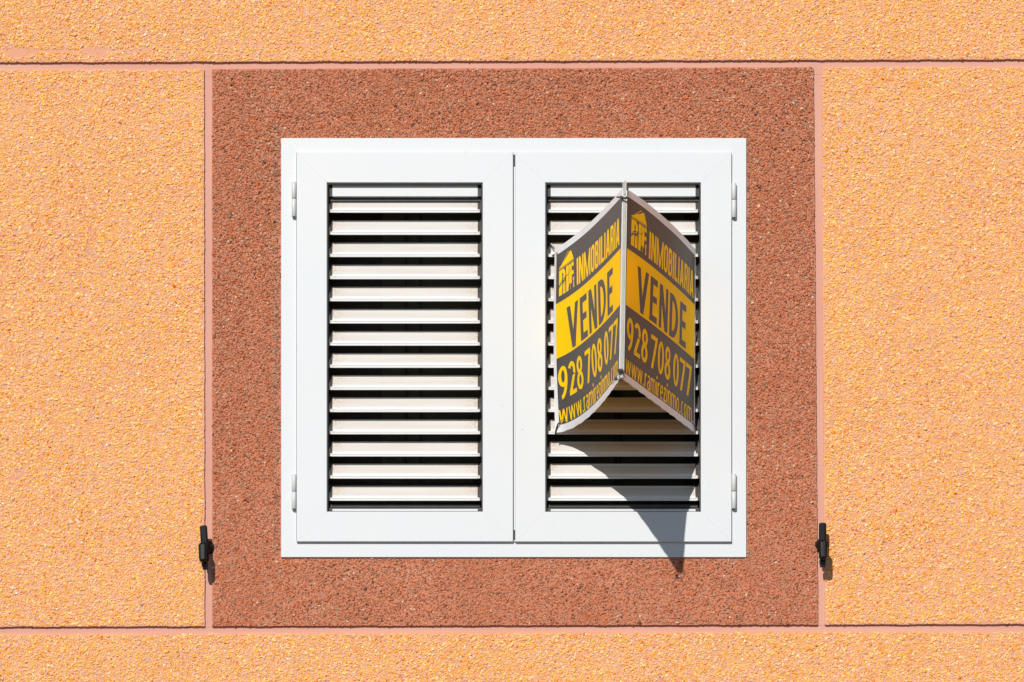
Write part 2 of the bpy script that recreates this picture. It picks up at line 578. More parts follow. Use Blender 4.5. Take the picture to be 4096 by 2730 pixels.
def chippings(parent, tree, x0, x1, y0, y1, inside, spacing, size, keep, proud, red=False):
    nx, ny = int((x1 - x0) / spacing), int((y1 - y0) / (spacing * 0.88))
    gx, gy = np.meshgrid(np.arange(nx), np.arange(ny))
    x = x0 + (gx + 0.5 * (gy % 2)) * spacing
    y = y0 + gy * spacing * 0.88
    x = (x + RNG.normal(0, spacing * 0.27, x.shape)).ravel()
    y = (y + RNG.normal(0, spacing * 0.27, y.shape)).ravel()
    dens = keep + 0.16 * (value_noise(x, y, 95, 5) - 0.5) + 0.12 * (value_noise(x, y, 31, 6) - 0.5)
    if red:       # less mortar showing near the top of the surround
        dens = dens - 0.13 * np.clip((y - 900) / 1500, 0, 1)
    sm = np.zeros(x.shape)
    for (a, c, w, h) in SMEARS:
        q = np.maximum(np.abs(x - a) / w, np.abs(y - c) / h)
        sm = np.maximum(sm, np.clip((1.35 - q) * 3.0, 0, 0.5 if a > 3000 else 0.93))
    ok = inside(x, y) & (RNG.random(x.shape) < dens * (1 - sm * 0.985))
    x, y = x[ok], y[ok]
    n = len(x)
    s = size * np.exp(RNG.normal(0, 0.26, n))
    s = np.clip(s, size * 0.5, size * 1.8)
    asp = RNG.uniform(0.62, 1.0, n)
    thick = RNG.uniform(0.40, 0.72, n) if red else RNG.uniform(0.34, 0.58, n)
    tl_ = 0.38 if red else 0.25
    bury = RNG.normal(proud, 0.22, n) - (0.22 * np.clip((y - 900) / 1500, 0, 1) if red else 0.0)
    co_ = np.empty((n, 3), np.float32)
    co_[:, 0] = (x - 2048) * U
    co_[:, 1] = -(bury * s * thick) * U
    co_[:, 2] = ZC + (1365 - y) * U
    me = bpy.data.meshes.new("chippings")
    me.vertices.add(n)
    me.vertices.foreach_set("co", co_.ravel())
    rot = np.empty((n, 3), np.float32)
    rot[:, 0] = RNG.normal(0, tl_, n)
    rot[:, 1] = RNG.uniform(0, 2 * math.pi, n)
    rot[:, 2] = RNG.normal(0, tl_, n)
    scl = np.stack([s, s * thick, s * asp], 1).astype(np.float32) * U
    for nm, dt, arr, key in (("rot", 'FLOAT_VECTOR', rot, "vector"), ("scl", 'FLOAT_VECTOR', scl, "vector")):
        a = me.attributes.new(nm, dt, 'POINT')
        a.data.foreach_set(key, arr.ravel())
    a = me.attributes.new("pick", 'INT', 'POINT')
    a.data.foreach_set("value", RNG.integers(0, 7, n).astype(np.int32))
    tint = RNG.random(n)
    big = value_noise(x, y, 260, 9)
    tint = np.clip(tint + (big - 0.5) * 0.10, 0, 0.999)
    shade = RNG.random(n)
    if red:       # greyer, dirtier chippings in the cut strip beside the frame
        near = (((x > 1092) & (x < 1128)) | ((x > 2984) & (x < 3004))) & (y > 545) & (y < 2240)
        sel = near & (RNG.random(n) < 0.75)
        tint[sel] = RNG.uniform(0.78, 0.93, sel.sum())
    a = me.attributes.new("tint", 'FLOAT', 'POINT')
    a.data.foreach_set("value", tint.astype(np.float32))
    a = me.attributes.new("shade", 'FLOAT', 'POINT')
    a.data.foreach_set("value", shade.astype(np.float32))
    o = link_mesh("chippings", me, None, parent)
    o["kind"] = "stuff"
    md = o.modifiers.new("stones", 'NODES')
    md.node_group = tree
    return n


ED = 3.0
NST = 0
SPY, SZY = 6.7, 4.35
NST += chippings(upper, T_Y, PX0, PX1, PY0, 260, lambda x, y: y < top_a(x) - ED, SPY, SZY, 0.90, 0.10)
NST += chippings(lower, T_Y, PX0, PX1, 2480, PY1, lambda x, y: y > bot_b(x) + ED + 3, SPY, SZY, 0.90, 0.10)
NST += chippings(left, T_Y, PX0, 830, 250, 2540, lambda x, y: (y > top_b(x) + ED) & (y < bot_a(x) - ED) & (x < lef_a(y) - ED - 2), SPY, SZY, 0.90, 0.10)
NST += chippings(right, T_Y, 3270, PX1, 250, 2540, lambda x, y: (y > top_b(x) + ED) & (y < bot_a(x) - ED) & (x > rig_b(y) + ED + 3), SPY, SZY, 0.90, 0.10)
NST += chippings(surround, T_R, 830, 3290, 250, 2540,
                 lambda x, y: (y > top_b(x) + ED) & (y < bot_a(x) - ED) & (x > lef_b(y) + ED) & (x < rig_a(y) - ED)
                 & ~((x > 1121) & (x < 2989) & (y > 551) & (y < 2235)), 6.8, 4.25, 0.98, 0.24, red=True)

# opening through the wall and the dim room behind it
bm = bmesh.new()
hx0, hy0, hx1, hy1 = 1150, 580, 2960, 2205
for a, b_, c, d_ in ((hx0 - 30, hy0 - 30, hx1 + 30, hy0), (hx0 - 30, hy1, hx1 + 30, hy1 + 30), (hx0 - 30, hy0, hx0, hy1), (hx1, hy0, hx1 + 30, hy1)):
    prism(bm, [(a, b_), (c, b_), (c, d_), (a, d_)], -45.5, -420)
bm_obj("window_reveal", bm, M_REVEAL, wall)
bm = bmesh.new()
bmesh.ops.create_cube(bm, size=1.0)
bmesh.ops.scale(bm, verts=bm.verts, vec=(2.6, 2.2, 2.5))
bmesh.ops.translate(bm, verts=bm.verts, vec=W(2055, 1500, -420) + Vector((0, 1.1, 0)))
bm.faces.ensure_lookup_table()
fr = min(bm.faces, key=lambda f: f.calc_center_median().y)
c0 = W(hx0, hy0, -420)
c1 = W(hx1, hy1, -420)
ov = list(fr.verts)
bmesh.ops.delete(bm, geom=[fr], context='FACES_ONLY')
iv = [bm.verts.new((c0.x if v.co.x < c0.x + 0.3 else c1.x, v.co.y, c1.z if v.co.z < ZC - 0.3 else c0.z)) for v in ov]
for i in range(4):
    j = (i + 1) % 4
    bm.faces.new((ov[i], ov[j], iv[j], iv[i]))
rm = bm_obj("room", bm, M_ROOM)
rm["kind"] = "structure"

# ------------------------------------------------------------------ inner sliding window with insect screens
iw = thing("inner_window", "dark brown sliding window with insect screens seen through the louvre gaps", "window")
ID = -235.0


def irect(name, x0, y0, x1, y1, d0, d1, mat):
    bm = bmesh.new()
    rect(bm, x0, y0, x1, y1, d0, d1)
    return bm_obj(name, bm, mat, iw)


irect("outer_rail", 1130, 560, 2990, 625, ID + 30, ID - 60, M_SASH)
irect("outer_rail", 1130, 2000, 2990, 2215, ID + 30, ID - 60, M_SASH)
irect("outer_stile", 1130, 625, 1235, 2000, ID + 30, ID - 60, M_SASH)
irect("outer_stile", 2735, 625, 2990, 2000, ID + 30, ID - 60, M_SASH)
for x0, x1 in ((1620, 1630), (1679, 1688), (2456, 2467), (2476, 2487)):
    irect("mullion", x0, 625, x1, 2000, ID + 12, ID - 20, M_SASH)
irect("sash_panel", 1235, 625, 1529, 2000, ID + 6, ID - 12, M_SASH)
irect("insect_screen", 1529, 625, 2110, 1932, ID, ID - 4, M_SCREEN)
irect("insect_screen", 2112, 625, 2735, 1975, ID, ID - 4, M_SCREEN)
irect("bottom_rail", 1529, 1932, 2110, 2000, ID + 6, ID - 12, M_SASH)

# ------------------------------------------------------------------ outer window frame (four mitred members)
FD, LD = 8.0, 20.5          # how far frame and shutter leaves stand out of the wall


def mitred(names, ox0, oy0, ox1, oy1, ix0, iy0, ix1, iy1, d0, d1, mat, parent, gap=0.14, bev=1.6):
    """top, bottom, left, right members of a rectangular frame, cut at the corners"""
    o = [R(ox0, oy0, d0), R(ox1, oy0, d0), R(ox1, oy1, d0), R(ox0, oy1, d0)]
    i = [R(ix0, iy0, d0), R(ix1, iy0, d0), R(ix1, iy1, d0), R(ix0, iy1, d0)]
    res = []
    for k, nm in ((0, names[0]), (2, names[0]), (3, names[1]), (1, names[1])):
        a, b_, c, d_ = o[k], o[(k + 1) % 4], i[(k + 1) % 4], i[k]
        if k in (0, 2):
            s = 1 if k == 0 else -1
            pts = [(a[0] + s * gap, a[1]), (b_[0] - s * gap, b_[1]), (c[0] - s * gap, c[1]), (d_[0] + s * gap, d_[1])]
        else:
            s = 1 if k == 1 else -1
            pts = [(a[0], a[1] + s * gap), (b_[0], b_[1] - s * gap), (c[0], c[1] - s * gap), (d_[0], d_[1] + s * gap)]
        bm = bmesh.new()
        prism(bm, pts, d0, d1)
        # round only the long front edges
        es = []
        for e in bm.edges:
            v0, v1 = e.verts[0].co, e.verts[1].co
            front = abs(v0.y + d0 * U) < 1e-7 and abs(v1.y + d0 * U) < 1e-7
            long_ = (abs(v0.z - v1.z) < 1e-6) if k in (0, 2) else (abs(v0.x - v1.x) < 1e-6)
            if front and long_:
                es.append(e)
        bmesh.ops.bevel(bm, geom=es, offset=bev * U, segments=3, profile=0.5, affect='EDGES')
        res.append(bm_obj(nm, bm, mat, parent))
    return res


frame = thing("window_frame", "flat white aluminium window frame set into the red surround", "window frame")
mitred(("head_and_sill", "jamb"), 1124.5, 553, 2985, 2229.5, 1185.5, 612, 2927.5, 2166, FD, -70, M_WHITE, frame, gap=0.06, bev=1.0)
for nm, o in zip(("frame_head", "frame_sill", "jamb", "jamb"), frame.children):
    o.name = nm


# ------------------------------------------------------------------ louvred shutter leaves
# slat profile (d, h): lip, groove, roll, dusty main face, ridges at the top
PROF = [(8.2, 0.4, 0), (8.6, 1.2, 0), (8.6, 5.0, .1), (7.2, 6.0, .5), (6.0, 7.2, .7), (6.0, 8.0, .6), (7.2, 9.4, .1), (7.4, 12.0, 0), (6.6, 15.5, 0),
        (4.8, 18.6, .05), (2.2, 21.4, .3), (0.0, 24.0, .9), (-9.0, 35.0, 1), (-19.0, 47.5, 1), (-27.5, 58.5, 1), (-29.0, 60.2, 1),
        (-29.0, 63.2, 1), (-31.2, 63.4, 1), (-31.2, 66.5, 1), (-33.4, 66.7, 1), (-33.6, 70.0, 1), (-36.2, 70.0, 1), (-36.4, 60.0, 1),
        (-29.0, 48.0, 0), (-8.0, 22.0, 0), (0.5, 11.0, 0), (4.5, 0.4, 0)]
NFRONT = 21


def slat_mesh(x0, x1, lx0, lx1, y):
    """one louvre blade; x0..x1 main blade, lx0..lx1 the wider lip"""
    me = bpy.data.meshes.new("slat")
    xs = [x0, x0 + 14, x0 + 60, (x0 + x1) / 2, x1 - 60, x1 - 14, x1]
    n = len(PROF)
    vs, fs, dust, wear = [], [], [], []
    for x in xs:
        w_ = max(0.0, 1.0 - min(x - x0, x1 - x) / 55.0)
        for d, h, du in PROF:
            vs.append(W(x, y - h, d))
            dust.append(du)
            wear.append(w_ * (0.25 + 0.75 * min(1, h / 60.0)))
    for i in range(len(xs) - 1):
        for k in range(n):
            j = (k + 1) % n
            fs.append((i * n + k, i * n + j, (i + 1) * n + j, (i + 1) * n + k))
    fs.append(tuple(range(n))[::-1])
    fs.append(tuple((len(xs) - 1) * n + k for k in range(n)))
    # lip ends standing out past the clips
    lip = [(8.6, 0.9), (8.6, 5.0), (7.2, 6.0), (6.2, 7.6), (7.3, 10.0), (7.2, 13.0), (2.0, 13.0), (4.5, 0.9)]
    for a, b_ in ((lx0, x0 - 0.01), (x1 + 0.01, lx1)):
        s = len(vs)
        for x in (a, b_):
            for d, h in lip:
                vs.append(W(x, y - h, d))
                dust.append(0.1)
                wear.append(0.6)
        m = len(lip)
        for k in range(m):
            j = (k + 1) % m
            fs.append((s + k, s + j, s + m + j, s + m + k))
        fs.append(tuple(s + k for k in range(m))[::-1])
        fs.append(tuple(s + m + k for k in range(m)))
    me.from_pydata([tuple(v) for v in vs], [], fs)
    me.update()
    bm = bmesh.new()
    bm.from_mesh(me)
    bmesh.ops.recalc_face_normals(bm, faces=bm.faces[:])
    bm.to_mesh(me)
    bm.free()
    for nm, arr in (("dust", dust), ("endwear", wear)):
        a = me.attributes.new(nm, 'FLOAT', 'POINT')
        a.data.foreach_set("value", np.array(arr, np.float32))
    return me


def clip_mesh(xa, xb, s, y):
    """plastic end clip holding a blade; xa is the blade side, xb the stile side"""
    bm = bmesh.new()
    xprism(bm, [(3.4, 13.2), (3.4, 18), (-0.5, 25), (-26.0, 60), (-31, 71), (-35, 72), (-37, 62), (-30, 46), (-8, 20), (-2, 13.2)], xa, xa + s * 9, y)
    xprism(bm, [(5.0, 1.5), (5.5, 22), (1.0, 34), (-20, 60), (-24, 62), (-27, 50), (-9, 24), (0, 2)], xa + s * 9.02, xb, y)
    xprism(bm, [(-14, 44), (-21, 70), (-28, 82), (-31, 82), (-27, 60), (-22, 44)], xa + s * 11, xa + s * 13.5, y)
    return bm


SLAT_Y = [851.6 + 88.66 * k for k in range(14)]


def make_shutter(label, ox0, oy0, ox1, oy1, ix0, iy0, ix1, iy1, hinge_x, hinge_y, meet):
    t = thing("window_shutter", label, "shutter", "louvred leaves of the closed window shutter")
    ms = mitred(("rail", "stile"), ox0, oy0, ox1, oy1, ix0, iy0, ix1, iy1, LD, -42, M_WHITE, t, bev=2.2)
    # rubber gasket lining the opening
    a = R(ix0, iy0, LD)
    b_ = R(ix1, iy1, LD)
    x0, y0, x1, y1 = a[0], a[1], b_[0], b_[1]
    bm = bmesh.new()
    for q in ((x0 - 1, y0 - 1, x1 + 1, y0 + 5), (x0 - 1, y0 + 5, x0 + 4.5, y1 - 3), (x1 - 4.5, y0 + 5, x1 + 1, y1 - 3), (x0 - 1, y1 - 3, x1 + 1, y1 + 1)):
        prism(bm, [(q[0], q[1]), (q[2], q[1]), (q[2], q[3]), (q[0], q[3])], LD - 6 if q[3] > y1 else LD - 5, -41)
    bm_obj("gasket", bm, M_GASKET, t)
    sx0, sx1 = x0 + 21.5, x1 - 20.5
    # fixed closing strip under the top rail, with foam ends
    bm = bmesh.new()
    yt = R(0, 786, 0.5)[1]
    xprism(bm, [(0, 0), (0.5, 1), (0.5, 46), (-2, 48), (-20, 48), (-20, 0)], sx0, sx1, yt)
    bm_obj("top_strip", bm, M_WHITE, t)
    bm = bmesh.new()
    xprism(bm, [(-12, -16), (-12, -11), (-15, -11), (-15, -2), (-22, -2), (-22, -16)], sx0 - 12, sx1 + 12, yt)
    bm_obj("weather_strip", bm, M_PLASTIC, t)
    for xa, xb in ((sx0 - 0.4, sx0 - 14), (sx1 + 0.4, sx1 + 14)):
        bm = bmesh.new()
        xprism(bm, [(-2, 0), (-2, 40), (-20, 40), (-20, 0)], xa, xb, yt)
        bm_obj("foam_block", bm, M_PLASTIC, t)
    # bottom closing strip
    bm = bmesh.new()
    yb = y1 - 0.5
    xprism(bm, [(4, 0), (4, 14), (-2, 15.5), (-20, 15.5), (-20, 0)], sx0, sx1, yb)
    bm_obj("bottom_strip", bm, M_WHITE, t)
    bm = bmesh.new()
    xprism(bm, [(-4, 15.6), (-4, 20), (-9, 20), (-9, 24), (-6, 24.5), (-6, 28), (-13, 28), (-13, 36), (-18, 36), (-18, 15.6)], sx0 - 9, sx1 + 9, yb)
    bm_obj("weather_strip", bm, M_PLASTIC, t)
    for xa, xb in ((sx0 - 0.4, sx0 - 15), (sx1 + 0.4, sx1 + 15)):
        bm = bmesh.new()
        xprism(bm, [(2, 0), (2, 19), (-14, 19), (-14, 0)], xa, xb, yb)
        bm_obj("foam_block", bm, M_PLASTIC, t)
    for yy in SLAT_Y:
        y = R(0, yy, 8)[1]
        jit = random.uniform(-0.5, 0.5)
        s = link_mesh("slat", slat_mesh(sx0 + jit, sx1 + jit, sx0 - 8.5 + jit, sx1 + 8.5 + jit, y), M_SLAT, t)
        for xa, sgn in ((sx0 + jit - 0.5, -1), (sx1 + jit + 0.5, 1)):
            bm_obj("end_clip", clip_mesh(xa, xa + sgn * 15.5, sgn, y), M_PLASTIC, s)
    # hinges
    for hy0, hym, hy1 in hinge_y:
        hp = thing("hinge", "", "")
        for k in ("label", "category"):
            del hp[k]
        hp.parent = t
        for q0, q1 in ((hy0, hym - 1.2), (hym + 1.2, hy1)):
            bm = bmesh.new()
            cx = hinge_x
            a0, a1 = R(cx, q0, FD + 11), R(cx, q1, FD + 11)
            seg, rr = 20, 9.3
            rings = []
            for (yy, r_) in ((a0[1], rr - 0.9), (a0[1] + 0.9, rr), (a1[1] - 0.9, rr), (a1[1], rr - 0.9)):
                rings.append([bm.verts.new(W(a0[0] + r_ * math.cos(2 * math.pi * k / seg), yy, FD + 9.5 + r_ * math.sin(2 * math.pi * k / seg))) for k in range(seg)])
            for i in range(3):
                for k in range(seg):
                    j = (k + 1) % seg
                    f = bm.faces.new((rings[i][k], rings[i][j], rings[i + 1][j], rings[i + 1][k]))
                    f.smooth = True
            bm.faces.new(rings[0])
            bm.faces.new(rings[3])
            bm_obj("knuckle", bm, M_HINGE, hp)
        bm = bmesh.new()
        tube(bm, [W(R(hinge_x, hy0, FD + 9)[0], R(0, hy0, FD + 9)[1] + 3, FD + 9.5), W(R(hinge_x, hy0, FD + 9)[0], R(0, hy1, FD + 9)[1] + 0.8, FD + 9.5)], 4.6 * U, 12)
        bm_obj("pin", bm, M_PLASTIC, hp)
    if meet:
        bm = bmesh.new()
        rect(bm, 2055.2, 668, 2060.6, 2121, LD - 3, -40)
        bm_obj("meeting_strip", bm, M_WHITE, t)
        for q0, q1 in ((620, 667.5), (2121.5, 2161)):
            bm = bmesh.new()
            rect(bm, 2054.0, q0, 2060.6, q1, LD - 5, -39)
            bm_obj("strip_end_cap", bm, M_PLASTIC, t)
        bm = bmesh.new()
        rect(bm, 2053.6, 613, 2061.4, 619.5, LD - 5, -39)
        rect(bm, 2055.6, 2161.5, 2061.4, 2166.5, LD - 5, -39)
        bm_obj("strip_tip", bm, M_WHITE, t)["kind"] = "stuff"
    return t


make_shutter("closed white louvred shutter leaf on the left, all its slats in full view",
             1186.5, 611.5, 2052.3, 2167, 1307.5, 731, 1931, 2047.2, 1176,
             ((729, 796, 867), (1899, 1967.5, 2037)), False)
make_shutter("closed white louvred shutter leaf with the folded sale sign tied over it",
             2061.2, 611.5, 2926.3, 2167.5, 2181.5, 731, 2803.5, 2047.8, 2936.2,
             ((733, 800, 871), (1897, 1966.5, 2036)), True)


# ------------------------------------------------------------------ folded banner sign
sign = thing("sale_sign", "folded black and yellow VENDE sale banner jutting out from the right shutter", "sign")
SIGN_TOP, SIGN_H = 1006.0, 731.0


def smooth(a, b_, t):
    t = min(1, max(0, (t - a) / (b_ - a)))
    return t * t * (3 - 2 * t)


def sign_point(side, w, v):
    """w from the outer edge (0) to the fold (1) before arc length, v 0..1 from the top; marks (x, y, d)"""
    ds = 790 + 12 * v
    if side < 0:
        xo, do = 2219 - 5 * math.sin(math.pi * min(1, v)) + 1.5 * v, 24.0
        xs = 2488.5 - 11.0 * v
        bow = -(48 + 28 * v + 96 * v ** 2.4)
        sag = 0.0
    else:
        xo, do = 2782.5 - 4.0 * v, 24.0
        xs = 2509.0 - 15.0 * v
        bow = 66 - 56 * v
        sag = 0.0
    d = do + (ds - do) * w + bow * 4 * w * (1 - w) * (1.0 + 0.25 * (0.5 - w))
    d += 2.2 * math.sin(9 * w + 5 * v) * math.sin(math.pi * w)
    xi = xo + (xs - xo) * w
    x = 2048 + (xi - 2048) * (1 - d / L)
    return x, SIGN_TOP + SIGN_H * v, d


_arc = {}


def arc_table(side, v):
    key = (side, round(v, 3))
    if key not in _arc:
        ws = np.linspace(0, 1, 81)
        p = np.array([sign_point(side, w, v) for w in ws])
        s = np.concatenate([[0], np.cumsum(np.hypot(np.diff(p[:, 0]), np.diff(p[:, 2])))])
        _arc[key] = (s / s[-1], ws)
    return _arc[key]


def sign_uv(side, u, v, off=0.0):
    """u runs with the reading direction 0..1, v 0..1 down; off = marks in front of the cloth"""
    a = u if side < 0 else 1 - u
    s, ws = arc_table(side, v)
    w = float(np.interp(a, s, ws))
    p = np.array(sign_point(side, w, v))
    if off:
        q0 = np.array(sign_point(side, max(0, w - 0.01), v))
        q1 = np.array(sign_point(side, min(1, w + 0.01), v))
        tx, td = q1[0] - q0[0], q1[2] - q0[2]
        ln = math.hypot(tx, td)
        nx, nd = (-td / ln, tx / ln) if side < 0 else (td / ln, -tx / ln)
        p[0] += nx * off
        p[2] += nd * off
    return W(p[0], p[1], p[2])


BOX_U, BOX_V = (0.012, 0.988), (224 / SIGN_H, 441 / SIGN_H)
HEM_T, HEM_B = 27 / SIGN_H, 703 / SIGN_H


# --- lettering drawn from strokes: every glyph is a list of simple polygons in a box W wide, 1 high
def q_bar(x0, y0, x1, y1):
    return [[(x0, y0), (x1, y0), (x1, y1), (x0, y1)]]


def q_dia(x0, y0, x1, y1, w):
    """slanting stroke of level width w from (x0, y0) to (x1, y1), x = left side"""
    return [[(x0, y0), (x0 + w, y0), (x1 + w, y1), (x1, y1)]]


def q_arc(x0, y0, x1, y1, wx, wy, a0=0, a1=360, n=None):
    """band inside the ellipse that fills the box x0..x1, y0..y1"""
    n = n or max(4, int(abs(a1 - a0) / 18))
    cx, cy, rx, ry = (x0 + x1) / 2, (y0 + y1) / 2, (x1 - x0) / 2, (y1 - y0) / 2
    o = arcpts(cx, cy, rx, ry, a0, a1, n)
    i = arcpts(cx, cy, rx - wx, ry - wy, a0, a1, n)
    return [[o[k], o[k + 1], i[k + 1], i[k]] for k in range(n)]


def q_pill(x0, y0, x1, y1, wx, wy, rr):
    """upright rounded ring: two straight sides joined by half rings of height rr"""
    return (q_bar(x0, y0 + rr, x0 + wx, y1 - rr) + q_bar(x1 - wx, y0 + rr, x1, y1 - rr)
            + q_arc(x0, y1 - 2 * rr, x1, y1, wx, wy, 0, 180) + q_arc(x0, y0, x1, y0 + 2 * rr, wx, wy, 180, 360))


def glyph(ch, w, h):
    """(polygons, width); w = upright stroke, h = level stroke, for unit height"""
    if ch == 'I':
        return q_bar(0, 0, w, 1), w
    if ch == 'L':
        return q_bar(0, 0, w, 1) + q_bar(w, 0, w + .22, h), w + .22
    if ch == 'N':
        W_ = 2 * w + .22
        return q_bar(0, 0, w * .9, 1) + q_bar(W_ - w * .9, 0, W_, 1) + q_dia(0, 1, W_ - w * 1.1, 0, w * 1.1), W_
    if ch == 'M':
        W_ = 3 * w + .30
        c = W_ / 2
        return (q_bar(0, 0, w * .85, 1) + q_bar(W_ - w * .85, 0, W_, 1) + q_dia(0, 1, c - w * .42, 0, w * .84) + q_dia(W_ - w * .84, 1, c - w * .42, 0, w * .84)), W_
    if ch == 'O':
        W_ = 2 * w + .16
        return q_pill(0, -.01, W_, 1.01, w, h, .24), W_
    if ch == 'D':
        W_ = 2 * w + .24
        return q_bar(0, 0, w, 1) + q_arc(w - (W_ - w), 0, W_, 1, w, h, -90, 90, 12), W_
    if ch == 'B':
        W_ = 2 * w + .15
        m = .53
        return (q_bar(0, 0, w, 1) + q_bar(w, 1 - h, W_ - w * .9, 1) + q_bar(w, 0, W_ - w * .9, h) + q_bar(w, m - h / 2, W_ - w * .9, m + h / 2)
                + q_arc(W_ - 1.9 * w, m - h / 2, W_ - .02, 1, w, h, -90, 90) + q_arc(W_ - 1.9 * w, 0, W_, m + h / 2, w, h, -90, 90)), W_
    if ch == 'R':
        W_ = 2 * w + .16
        m = .47
        return (q_bar(0, 0, w, 1) + q_bar(w, 1 - h, W_ - w * .9, 1) + q_bar(w, m - h / 2, W_ - w * .9, m + h / 2)
                + q_arc(W_ - 1.9 * w, m - h / 2, W_ - .02, 1, w, h, -90, 90) + q_dia(W_ - w, 0, W_ - 1.35 * w, m, w)), W_
    if ch == 'A':
        W_ = 2 * w + .22
        return q_dia(0, 0, W_ / 2 - w * .62, 1, w) + q_dia(W_ - w, 0, W_ / 2 - w * .38, 1, w) + q_bar(w * .7, .18, W_ - w * .7, .18 + h), W_
    if ch == 'V':
        W_ = 2 * w + .30
        return q_dia(0, 1, W_ / 2 - w * .52, 0, w * 1.04) + q_dia(W_ - w, 1, W_ / 2 - w * .52, 0, w * 1.04), W_
    if ch == 'E':
        return q_bar(0, 0, w, 1) + q_bar(w, 0, w + .29, h) + q_bar(w, 1 - h, w + .28, 1) + q_bar(w, .52 - h / 2, w + .25, .52 + h / 2), w + .30
    if ch == '0':
        W_ = 2 * w + .20
        return q_arc(0, -.01, W_, 1.01, w, h, 0, 360, 22), W_
    if ch == '8':
        W_ = 2 * w + .20
        return q_arc(.03, .47, W_ - .03, 1.01, w * .93, h, 0, 360, 18) + q_arc(0, -.01, W_, .56, w, h, 0, 360, 18), W_
    if ch == '7':
        W_ = 2 * w + .20
        return q_bar(0, 1 - h, W_, 1) + q_dia(.08, 0, W_ - w, 1 - h, w), W_
    if ch == '9':
        W_ = 2 * w + .20
        return q_arc(0, .36, W_, 1.01, w, h, 0, 360, 18) + q_arc(-.34, -.02, W_, 1.36, w, h, -82, 2, 8), W_
    if ch == '2':
        W_ = 2 * w + .19
        return q_bar(0, 0, W_, h) + q_arc(-.03, .42, W_ - .01, 1.01, w, h, -25, 150, 12) + q_dia(0, h * .8, W_ - 1.35 * w, .58, w * 1.15), W_
    # lower case: unit height is the x-height
    if ch == 'w':
        W_ = 4 * w + .42
        c = W_ / 2
        return (q_dia(0, 1, c * .5 - w * .5, 0, w) + q_dia(c - w * .5, 1, c * .5 - w * .5, 0, w)
                + q_dia(c - w * .5, 1, c * 1.5 - w * .5, 0, w) + q_dia(W_ - w, 1, c * 1.5 - w * .5, 0, w)), W_
    if ch == '.':
        return q_arc(0, -.02, w * 1.25, w * 1.25, w * .62, w * .62, 0, 360, 10), w * 1.25
    if ch == 'i':
        return q_bar(0, 0, w, 1) + q_arc(-.03, 1.17, w + .03, 1.42, w * .6, .125, 0, 360, 10), w
    if ch == 'r':
        return q_bar(0, 0, w, 1) + q_arc(.02, .35, w + .50, 1.03, w, h * 1.1, 82, 180, 6), w + .24
    if ch == 'n':
        W_ = 2 * w + .26
        return q_bar(0, 0, w, 1) + q_bar(W_ - w, 0, W_, .68) + q_arc(0, .33, W_, 1.03, w, h, 0, 150, 10), W_
    if ch == 'm':
        W_ = 3 * w + .50
        c = w + .25
        return (q_bar(0, 0, w, 1) + q_bar(c, 0, c + w, .68) + q_bar(W_ - w, 0, W_, .68) + q_arc(0, .33, c + w, 1.03, w, h, 0, 150, 10)
                + q_arc(c, .33, W_, 1.03, w, h, 0, 150, 10)), W_
    if ch == 'o':
        W_ = 2 * w + .28
        return q_arc(0, -.03, W_, 1.03, w, h, 0, 360, 20), W_
    if ch == 'c':
        W_ = 2 * w + .20
        return q_arc(0, -.03, W_ + .08, 1.03, w, h, 62, 298, 14), W_
    if ch == 'e':
        W_ = 2 * w + .26
        return q_arc(0, -.03, W_, 1.03, w, h, 0, 305, 18) + q_bar(w * .6, .42, W_ - .01, .42 + h * .85), W_
    if ch == 'a':
        W_ = 2 * w + .22
        return (q_bar(W_ - w, 0, W_, .70) + q_arc(-.02, .38, W_, 1.03, w, h, 0, 140, 9) + q_arc(0, -.03, W_ + .08, .62, w, h * .85, 60, 330, 14)), W_
    if ch == 'z':
        return q_bar(0, 0, .46, h) + q_bar(0, 1 - h, .46, 1) + q_dia(0, h * .6, .46 - w * 1.2, 1 - h * .6, w * 1.2), .46
    return [], 0.26


def word(body, u0, u1, v0, v1, w, h, gap, space=0.26, stretch=1.0):
    """polygons of a word laid between u0..u1, baseline v1, unit height up to v0"""
    out, x = [], 0.0
    for ch in body:
        if ch == ' ':
            x += space
            continue
        ps, gw = glyph(ch, w, h)
        out += [[(x + a, b) for a, b in p] for p in ps]
        x += gw + gap
    x -= gap
    return [[(u0 + a / x * (u1 - u0), v1 + b * (v0 - v1)) for a, b in p] for p in out]


def stroke(pts, w0, w1=None):
    """thin ribbon along a 2-D curve"""
    w1 = w0 if w1 is None else w1
    n = len(pts)
    a, b_ = [], []
    for i, p in enumerate(pts):
        q, r_ = pts[max(0, i - 1)], pts[min(n - 1, i + 1)]
        dx, dy = r_[0] - q[0], r_[1] - q[1]
        ln = math.hypot(dx, dy) or 1
        w_ = (w0 + (w1 - w0) * i / (n - 1)) / 2
        a.append((p[0] - dy / ln * w_, p[1] + dx / ln * w_))
        b_.append((p[0] + dy / ln * w_, p[1] - dx / ln * w_))
    return [[a[i], a[i + 1], b_[i + 1], b_[i]] for i in range(n - 1)]


def arcpts(cx, cy, rx, ry, a0, a1, n=10):
    return [(cx + rx * math.cos(math.radians(a0 + (a1 - a0) * k / n)), cy + ry * math.sin(math.radians(a0 + (a1 - a0) * k / n))) for k in range(n + 1)]


